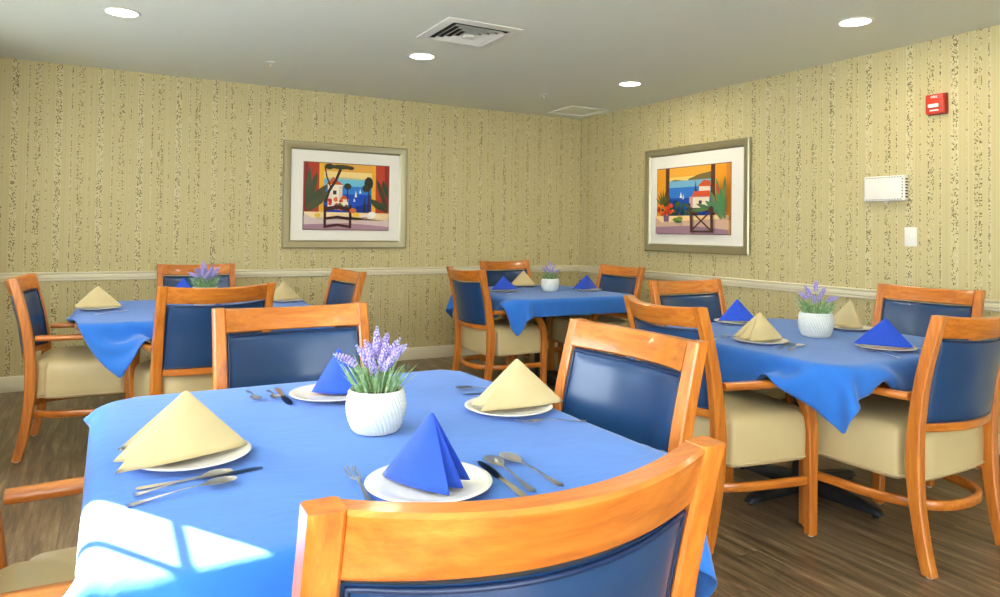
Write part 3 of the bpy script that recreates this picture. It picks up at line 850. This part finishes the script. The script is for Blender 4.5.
def cloth(label, cx, cy, hx, hy, size, off, seed):
    caps = []; seats = []
    for x, y, f, *_ in CH:
        a = math.radians(f-90); ca, sa = math.cos(a), math.sin(a)
        if math.hypot(x-cx, y-cy) > 1.2: continue
        seats.append((x-cx, y-cy, ca, sa))
        for s in (-1, 1):
            pts = [(s*.265, -.19, .632), (s*.278, .03, .633), (s*.284, .21, .632)]
            W_ = [(x+ca*px-sa*py-cx, y+sa*px+ca*py-cy, pz) for px, py, pz in pts]
            caps += [(W_[0], W_[1], .043), (W_[1], W_[2], .043)]
            lp = [(x+ca*px-sa*py-cx, y+sa*px+ca*py-cy, pz) for px, py, pz in ((s*.27, .155, .622), (s*.262, .212, .52), (s*.257, .235, .40))]
            caps += [(lp[0], lp[1], .040), (lp[1], lp[2], .040)]
    P = drape(cx, cy, hx, hy, size, off, seed, caps, seats)
    N = P.shape[0]
    me = bpy.data.meshes.new('tablecloth')
    vs = [tuple(p) for p in P.reshape(-1, 3)]
    fs = [(i*N+j, (i+1)*N+j, (i+1)*N+j+1, i*N+j+1) for i in range(N-1) for j in range(N-1)]
    me.from_pydata(vs, [], fs)
    o = link('tablecloth', me, M['cloth'], None, 179)
    o.location = (cx, cy, 0)
    md = o.modifiers.new('sub', 'SUBSURF'); md.levels = 1; md.render_levels = 1
    md = o.modifiers.new('thick', 'SOLIDIFY'); md.thickness = .0016; md.offset = 1
    tag(o, label, 'tablecloth', 'blue tablecloths')
TB = [('front', .55, 1.695, .555, .605, (1.46, 1.48), (.12, -.015), 1),
      ('left rear', .50, 4.66, .65, .60, (1.58, 1.54), (.10, -.05), 2),
      ('right', 2.93, 2.28, .56, .60, (1.42, 1.42), (0, 0), 3),
      ('corner', 3.11, 4.93, .55, .59, (1.42, 1.42), (0, 0), 4)]
tdesc = {'front': 'pedestal table in the foreground under a bright blue cloth', 'left rear': 'pedestal table at the left rear under a blue cloth',
         'right': 'pedestal table at the right under a blue cloth, black base showing', 'corner': 'pedestal table in the far corner under a blue cloth, dark column showing'}
cdesc = {'front': 'bright blue tablecloth in the foreground with a patch of sunlight', 'left rear': 'blue tablecloth at the left rear with a deep hanging corner',
         'right': 'blue tablecloth on the right table with a pointed hanging corner', 'corner': 'darker blue tablecloth on the table in the far corner'}
for k, cx, cy, hx, hy, size, off, seed in TB:
    table(tdesc[k], cx, cy, hx, hy)
    cloth(cdesc[k], cx, cy, hx, hy, size, off, seed)

# ------------------------------------------------------------------ plates, napkins, cutlery, lavender
ZC = ZT+.0055
def make_plate(label, group):
    bm = bmesh.new()
    add_lathe(bm, [(.001, .003), (.05, .003), (.07, .0), (.074, .0), (.078, .003), (.09, .0065), (.11, .0115), (.118, .0135), (.1195, .015), (.118, .0162), (.108, .0148), (.088, .0098), (.078, .0075), (.07, .0065), (.001, .006)], 56)
    return tag(bm_obj('dinner_plate', bm, M['china'], None, 60), label, 'plate', group)
def plate_at(x, y, label, grp):
    global plate0
    if plate0 is None: o = plate0 = make_plate(label, grp)
    else:
        o = plate0.copy(); COL.objects.link(o); o['label'] = label; o['group'] = grp
    o.location = (x, y, ZC)
plate0 = None

def napkin(kind, x, y, opn, label, grp, h=.125, a=.125, b=.105, w=.055, pleats=1, depth=.03, tip=0, z=ZC+.0178, q=0, soft=3):
    """pyramid fold: ridge runs from the peak T down to P; the open, pleated end Q..R faces direction `opn` (deg).
    q pushes the R corner out past Q so the layered hems fan"""
    T_ = Vector((tip, 0, h))
    base = []
    for sg in (-1, 1):          # two wings, from the open end to the ridge and back
        n = 14
        row = []
        for i in range(n+1):
            f = i/n             # 0 at the ridge
            bb = b+(q if sg > 0 else 0)
            row.append(Vector((-a+(bb+a)*f-.004*(1-min(1, f/.08)), sg*(.008*min(1, f/.06)**.5+(w-.008)*f+.010*math.sin(PI*f)), 0)))
        base += row[::-1] if sg < 0 else row[1:]
    # base now runs Q .. P .. R ; close it with soft pleats R .. Q
    R_, Q_ = base[-1], base[0]
    K = 2*(pleats+1)
    ctrl = [R_]
    for k in range(1, K):
        f = k/K
        p = R_.lerp(Q_, f)
        if k % 2: p = p+Vector((-depth, 0, .003))
        else: p = p+Vector((.006, 0, 0))
        ctrl.append(p)
    ctrl.append(Q_)
    end = catmull(ctrl, soft)[1:-1]
    base += end
    n = len(base)
    bm = bmesh.new(); NS = 12; rings = []
    nw = 29
    for j in range(NS+1):
        t_ = .025+.975*j/NS
        row = []
        for i, p0 in enumerate(base):
            p = T_+(p0-T_)*t_
            if 0 < i < nw:
                p.y += .006*math.sin(PI*t_)*math.sin(PI*abs(i-14)/14)*(1 if i > 14 else -1)
            row.append(p)
        rings.append(row)
    R2 = add_loft(bm, rings, True, False)
    bm.faces.new(R2[0])
    bmesh.ops.recalc_face_normals(bm, faces=bm.faces)
    me = bpy.data.meshes.new('napkin'); bm.to_mesh(me); bm.free()
    o = link('folded_napkin', me, M['ivory' if kind == 'i' else 'bluenap'], None, 32)
    md = o.modifiers.new('thick', 'SOLIDIFY'); md.thickness = .0024; md.offset = 0
    o.location = (x, y, z); o.rotation_euler = (0, 0, math.radians(opn))
    return tag(o, label, 'napkin', grp)

def cutlery_mesh(kind):
    bm = bmesh.new(); th = .0018
    NCOL = 8
    if kind == 'spoon': st = [(0, .0045, .002, 0), (.008, .0085, .002, 0), (.02, .0075, .003, 0), (.05, .0045, .005, 0), (.09, .003, .009, 0), (.125, .0028, .010, 0), (.136, .006, .008, .001), (.146, .013, .0065, .003), (.158, .018, .0055, .005), (.172, .0195, .005, .006), (.186, .017, .0055, .005), (.196, .011, .007, .003), (.202, .004, .009, .001)]
    elif kind == 'fork': st = [(0, .0045, .002, 0), (.008, .0085, .002, 0), (.02, .0075, .003, 0), (.05, .0045, .005, 0), (.09, .003, .009, 0), (.115, .003, .010, 0), (.128, .009, .0075, .001), (.137, .0125, .006, .002), (.146, .013, .0055, .002), (.165, .0125, .006, .001), (.182, .0118, .009, 0), (.193, .0112, .012, 0)]
    else: st = [(0, .004, .003, 0), (.006, .0085, .003, 0), (.03, .008, .003, 0), (.07, .0065, .003, 0), (.105, .0055, .003, 0), (.112, .0075, .002, 0), (.13, .0095, .002, 0), (.17, .0105, .002, 0), (.2, .010, .002, 0), (.218, .007, .002, 0), (.228, .002, .002, 0)]
    V = []
    for y, w, z, cup in st:
        row = []
        for c in range(NCOL):
            f = c/(NCOL-1)*2-1
            row.append(bm.verts.new((f*w, y, z+cup*(f*f)-(0 if kind != 'spoon' else .0))))
        V.append(row)
    for i in range(len(st)-1):
        for c in range(NCOL-1):
            if kind == 'fork' and st[i][0] >= .146 and c % 2 == 1: continue
            bm.faces.new((V[i][c], V[i][c+1], V[i+1][c+1], V[i+1][c]))
    ext = bmesh.ops.solidify(bm, geom=list(bm.faces), thickness=th)
    bmesh.ops.recalc_face_normals(bm, faces=bm.faces)
    me = bpy.data.meshes.new(kind); bm.to_mesh(me); bm.free()
    me.materials.append(M['steel'])
    me.polygons.foreach_set('use_smooth', [True]*len(me.polygons)); me.set_sharp_from_angle(angle=math.radians(45))
    return me
CUT = {k: cutlery_mesh(k) for k in ('spoon', 'fork', 'knife')}
CLEN = {'spoon': .202, 'fork': .193, 'knife': .228}
def cut(kind, a, b, label, grp, lift=0):
    """a = handle end, b = tip"""
    o = bpy.data.objects.new(kind, CUT[kind]); COL.objects.link(o)
    d = Vector((b[0]-a[0], b[1]-a[1]))
    o.location = (a[0], a[1], ZC+lift)
    o.rotation_euler = (0, 0, math.atan2(d.y, d.x)-PI/2)
    s = d.length/CLEN[kind]; o.scale = (min(1, s*1.05), s, 1)
    tag(o, label, kind, grp)

GF = 'place settings on the front table'; GR = 'place settings on the right table'; GL = 'place settings on the left rear table'; GC = 'place settings on the corner table'
# front table
plate_at(.160, 1.615, 'white plate under the ivory napkin at the left of the front table', GF)
napkin('i', .147, 1.608, 182, 'large ivory folded napkin at the left of the front table, beside the sunny patch', GF, h=.128, a=.122, b=.118, w=.078, pleats=1, depth=.07, q=.012)
plate_at(.537, 1.237, 'white plate nearest the viewer, under a blue napkin', GF)
napkin('b', .531, 1.235, -52, 'royal blue napkin nearest the viewer, its open folds facing right', GF, h=.132, a=.092, b=.07, w=.043, pleats=1, depth=.03, tip=.01, soft=6, z=ZC+.0135)
plate_at(.958, 1.675, 'white plate under the ivory napkin at the right of the front table', GF)
napkin('i', .97, 1.655, 172, 'ivory folded napkin in front of the right-hand chair of the front table', GF, h=.125, a=.135, b=.115, w=.035, pleats=0, depth=.02)
plate_at(.575, 2.035, 'white plate half hidden behind the lavender on the front table', GF)
napkin('b', .592, 2.035, -20, 'royal blue napkin just left of the lavender on the front table', GF, h=.125, a=.07, b=.07, w=.043, pleats=1, soft=5, z=ZC+.0135)
cut('knife', (.053, 1.468), (.283, 1.490), 'knife lying closest to the ivory napkin plate at the left of the front table', GF)
cut('spoon', (.047, 1.432), (.222, 1.472), 'middle spoon between the knife and the sunny patch', GF, .002)
cut('spoon', (.036, 1.388), (.224, 1.430), 'spoon touching the sunny patch on the front table', GF)
cut('fork', (.412, 1.19), (.431, 1.39), 'fork left of the nearest plate with the blue napkin', GF)
cut('spoon', (.701, 1.127), (.712, 1.335), 'spoon right of the nearest plate, the one closer to it', GF)
cut('spoon', (.765, 1.128), (.748, 1.338), 'spoon right of the nearest plate, the outer one', GF)
cut('knife', (.673, 1.115), (.690, 1.33), 'knife handle beside the nearest plate, left of two spoons', GF)
cut('spoon', (.369, 2.213), (.371, 2.055), 'outer spoon left of the far plate on the front table', GF)
cut('spoon', (.424, 2.193), (.421, 2.047), 'inner spoon left of the far plate, between spoon and knife', GF)
cut('knife', (.452, 2.200), (.446, 1.98), 'knife left of the far plate on the front table', GF)
cut('fork', (1.082, 1.490), (.902, 1.545), 'fork in front of the ivory napkin at the right of the front table', GF)
cut('spoon', (1.085, 1.895), (.93, 1.955), 'spoon showing behind the right ivory napkin on the front table', GF)
cut('knife', (1.09, 1.845), (.922, 1.895), 'knife tip showing at the left of the right ivory napkin plate', GF)
# right table
plate_at(2.575, 2.23, 'white plate under the fanned ivory napkin on the right table', GR)
napkin('i', 2.575, 2.235, 165, 'fanned ivory napkin beside the left chair of the right table', GR, h=.12, a=.115, b=.095, w=.065, pleats=1, depth=.018)
plate_at(2.93, 1.87, 'white plate under the blue napkin at the near side of the right table', GR)
napkin('b', 2.935, 1.875, -48, 'blue napkin at the near side of the right table, by the dark chair back', GR, h=.115, a=.12, b=.10, w=.045, pleats=0)
plate_at(3.37, 2.35, 'white plate under the ivory napkin right of the pot on the right table', GR)
napkin('i', 3.385, 2.35, 62, 'ivory napkin right of the lavender pot on the right table', GR, h=.135, a=.10, b=.09, w=.085, pleats=1, depth=.03)
plate_at(3.0, 2.76, 'white plate under the blue napkin at the far left of the right table', GR)
napkin('b', 3.01, 2.765, -15, 'blue napkin at the far side of the right table, behind the ivory one', GR, h=.115, a=.11, b=.09, w=.05, pleats=0)
cut('spoon', (2.50, 2.02), (2.672, 2.085), 'spoon in front of the fanned ivory napkin on the right table', GR)
cut('spoon', (2.47, 2.05), (2.64, 2.115), 'spoon tucked behind another spoon beside the fanned ivory napkin', GR, .001)
cut('fork', (2.40, 2.36), (2.56, 2.41), 'fork left of the fanned ivory napkin on the right table', GR)
cut('fork', (2.775, 1.71), (2.80, 1.90), 'fork left of the blue napkin at the near side of the right table', GR)
cut('knife', (3.075, 1.72), (3.09, 1.93), 'knife right of the blue napkin on the right table', GR)
cut('fork', (2.86, 2.84), (2.875, 2.66), 'fork left of the far blue napkin on the right table', GR)
# left rear table
plate_at(-.045, 4.72, 'white plate at the left end of the left rear table', GL)
napkin('i', -.05, 4.72, 175, 'pale ivory napkin at the left end of the left rear table', GL, h=.12, a=.125, b=.115, w=.045)
plate_at(1.03, 4.80, 'white plate at the right end of the left rear table', GL)
napkin('i', 1.02, 4.80, 200, 'ivory napkin at the right end of the left rear table, left of the side-on chair', GL, h=.12, a=.12, b=.105, w=.045)
plate_at(.48, 5.13, 'white plate behind the lavender on the left rear table', GL)
napkin('b', .44, 5.13, 10, 'blue napkin behind the lavender on the left rear table', GL, h=.13, a=.11, b=.09, w=.05)
cut('fork', (-.06, 4.45), (.10, 4.53), 'fork in front of the pale ivory napkin on the left rear table', GL)
# corner table
plate_at(2.79, 4.99, 'white plate at the left of the corner table', GC)
napkin('b', 2.79, 4.99, 10, 'deep blue napkin at the left of the corner table', GC, h=.11, a=.115, b=.105, w=.05)
plate_at(3.22, 5.38, 'white plate at the far side of the corner table', GC)
napkin('i', 3.21, 5.38, -20, 'ivory napkin at the far side of the corner table, by the back wall', GC, h=.125, a=.115, b=.10, w=.05)
plate_at(3.50, 4.82, 'white plate at the right of the corner table', GC)
napkin('b', 3.49, 4.82, 190, 'deep blue napkin right of the lavender pot on the corner table', GC, h=.115, a=.125, b=.115, w=.05)
cut('fork', (2.70, 4.76), (2.86, 4.83), 'fork beside the blue napkin at the left of the corner table', GC)

# ---------------- potted lavender
def lavender(label, x, y, s, seed, spikes, rot=0, zrest=ZC, weave=True):
    r = thing('potted_lavender', label, 'potted plant', (x, y, zrest), rot, 'potted lavenders on the tables')
    bm = bmesh.new()
    prof = [(.001, .0), (.046, .0), (.054, .003), (.060, .012), (.067, .03), (.0715, .05), (.0725, .066), (.070, .086), (.067, .098), (.066, .103), (.0645, .105), (.062, .103), (.062, .092), (.001, .090)]
    dense = []
    for (r0, z0), (r1, z1) in zip(prof, prof[1:]):
        n = 8 if .05 < min(r0, r1) and z1 > z0 else 1
        for k in range(n): dense.append((r0+(r1-r0)*k/n, z0+(z1-z0)*k/n))
    dense.append(prof[-1])
    def ridge(a, z, rr):
        if rr < .05 or z > .101 or z < .004: return 0
        return .0009*math.sin(40*a+230*z)*(1+.5*math.sin(40*a-420*z))
    add_lathe(bm, [(a*s, b*s) for a, b in dense], 240, (0, 0, 0), (lambda a, z, rr: s*1.5*ridge(a, z/s, rr/s)))
    bm_obj('pot', bm, M['pot'], r, 60)
    bm = bmesh.new(); add_lathe(bm, [(.0615*s, .0895*s), (.0615*s, .094*s), (.03*s, .098*s), (.001, .099*s)], 24); bm_obj('soil', bm, M['soil'], r)
    rg = random.Random(seed)
    bm = bmesh.new()
    for k in range(150):
        a = rg.uniform(0, 2*PI); d = .05*s*rg.random()**.6
        b = Vector((d*math.cos(a), d*math.sin(a), .093*s))
        lean = rg.uniform(.1, .5)*(d/(.05*s))+rg.uniform(0, .25); ln = rg.uniform(.05, .095)*s
        dv = Vector((math.cos(a)*lean, math.sin(a)*lean, 1)).normalized()
        side = dv.cross(Vector((rg.uniform(-1, 1), rg.uniform(-1, 1), .2))).normalized()
        wd = rg.uniform(.0018, .0032)*s
        pr = None
        curl = Vector((math.cos(a), math.sin(a), -.3))*rg.uniform(0, .025)*s
        for j in range(5):
            f = j/4; p = b+dv*ln*f+curl*f*f; w2 = wd*(1-f**2*.9)
            cur = (bm.verts.new(p-side*w2), bm.verts.new(p+side*w2))
            if pr: bm.faces.new((pr[0], pr[1], cur[1], cur[0]))
            pr = cur
    fo = bm_obj('foliage', bm, M['leaf'], r, 179); fo['kind'] = 'stuff'
    for (ax, ay, tz, ln) in spikes:     # tip offset from pot axis, tip height, blossom length (pot-scaled metres)
        tip = Vector((ax, ay, tz))*s
        b0 = Vector((ax*.25, ay*.25, .095))*s
        mid = (b0+tip)/2+Vector((ax, ay, 0))*s*-.12+Vector((0, 0, .02*s))
        path = catmull([b0, mid, tip], 10)
        bm = bmesh.new(); add_sweep(bm, path, circ(.0013*s, 5), (.3, .9, .1))
        stem = bm_obj('stem', bm, M['leaf'], r, 179)
        # blossom: whorls of florets along the last part of the stem
        acc = [0]
        for p, q2 in zip(path, path[1:]): acc.append(acc[-1]+(q2-p).length)
        tot = acc[-1]; L = min(ln*s, tot*.8)
        bm = bmesh.new()
        nW = max(6, int(L/(.0062*s)))
        for wv in range(nW):
            f = wv/(nW-1); dist = tot-L+L*f
            k = max(i for i in range(len(acc)) if acc[i] <= dist+1e-9); k = min(k, len(path)-2)
            pp = path[k].lerp(path[k+1], (dist-acc[k])/max(1e-6, acc[k+1]-acc[k])); dv = (path[k+1]-path[k]).normalized()
            e1 = dv.orthogonal().normalized(); e2 = dv.cross(e1)
            rad = (.0085*math.sin(PI*(.22+.73*f))**.7+.001)*s
            nf = 6 if f < .85 else 4
            for c in range(nf):
                a = 2*PI*(c+.5*(wv % 2))/nf+rg.uniform(-.2, .2)
                ctr = pp+(e1*math.cos(a)+e2*math.sin(a))*rad*.75
                rr = rad*.42*rg.uniform(.8, 1.2)
                bmesh.ops.create_icosphere(bm, subdivisions=1, radius=rr, matrix=Matrix.Translation(ctr) @ Matrix.Diagonal((1, 1, 1.35, 1)))
        fl = bm_obj('blossom', bm, M['petal'], r, 179); fl['kind'] = 'stuff'
    return r
SP1 = [(-.005, .02, .252, .075), (-.03, -.005, .222, .07), (-.055, .02, .205, .06), (.03, -.02, .215, .07), (.055, .01, .225, .065), (.075, -.02, .215, .06), (-.01, -.045, .185, .06), (.02, .04, .235, .06), (-.105, -.01, .188, .06), (.04, .05, .2, .055), (-.03, .05, .21, .06), (.055, -.05, .19, .055)]
SP2 = [(.0, .0, .245, .045), (-.045, .01, .22, .055), (.04, -.005, .215, .045), (-.07, .02, .19, .045), (.085, -.03, .175, .05), (.005, -.04, .19, .04), (-.03, -.03, .185, .045)]
# local x runs along the picture plane (camera right) for these sprigs
CR = -math.radians(28.9)
lavender('potted lavender in a white ribbed pot on the front table', .573, 1.645, .98, 11, SP1, CR)
lavender('potted lavender in a white pot on the right table', 2.985, 2.255, 1.10, 12, SP2, CR)
lavender('potted lavender in a white pot on the corner table', 3.16, 4.87, 1.0, 13, SP2, CR+.6)
lavender('potted lavender on the left rear table, showing above the near chair back', .53, 4.74, 1.1, 14, SP1, CR+.9)

# ------------------------------------------------------------------ light
w = bpy.data.worlds.new('sky'); sc.world = w; w.use_nodes = True
bg = w.node_tree.nodes['Background']
bg.inputs[0].default_value = (.80, .90, 1.0, 1); bg.inputs[1].default_value = 14.0
sun = bpy.data.lights.new('sun', 'SUN'); sun.energy = 90; sun.angle = math.radians(.25); sun.color = (1, .95, .86)
so = bpy.data.objects.new('sun', sun); COL.objects.link(so)
el = math.radians(30); hz = Vector((.545, -.84)).normalized()
so.rotation_euler = Vector((hz.x*math.cos(el), hz.y*math.cos(el), -math.sin(el))).to_track_quat('-Z', 'Y').to_euler()

# ------------------------------------------------------------------ camera
yaw, pitch, roll, F, vs, hgt = .50383, .02095, .0135, 708.46283, 216.51313, 1.21976
f_ = Vector((math.sin(yaw)*math.cos(pitch), math.cos(yaw)*math.cos(pitch), math.sin(pitch)))
r_ = Vector((math.cos(yaw), -math.sin(yaw), 0)); u_ = r_.cross(f_)
c, s = math.cos(roll), math.sin(roll)
r2 = c*r_+s*u_; u2 = -s*r_+c*u_
cam = bpy.data.cameras.new('camera'); co = bpy.data.objects.new('camera', cam); COL.objects.link(co)
co.matrix_world = Matrix(((r2.x, u2.x, -f_.x, 0), (r2.y, u2.y, -f_.y, 0), (r2.z, u2.z, -f_.z, hgt), (0, 0, 0, 1)))
cam.sensor_fit = 'HORIZONTAL'; cam.sensor_width = 36; cam.lens = F/1000*36
cam.shift_y = (vs-298.5)/1000
cam.clip_start = .02
sc.camera = co
sc.view_settings.view_transform = 'Standard'; sc.view_settings.look = 'None'
sc.view_settings.gamma = 1; sc.view_settings.use_curve_mapping = False
sc.view_settings.exposure = -0.06
sc.cycles.use_denoising = True
sc.cycles.max_bounces = 8; sc.cycles.diffuse_bounces = 5
sc.cycles.sample_clamp_indirect = 8
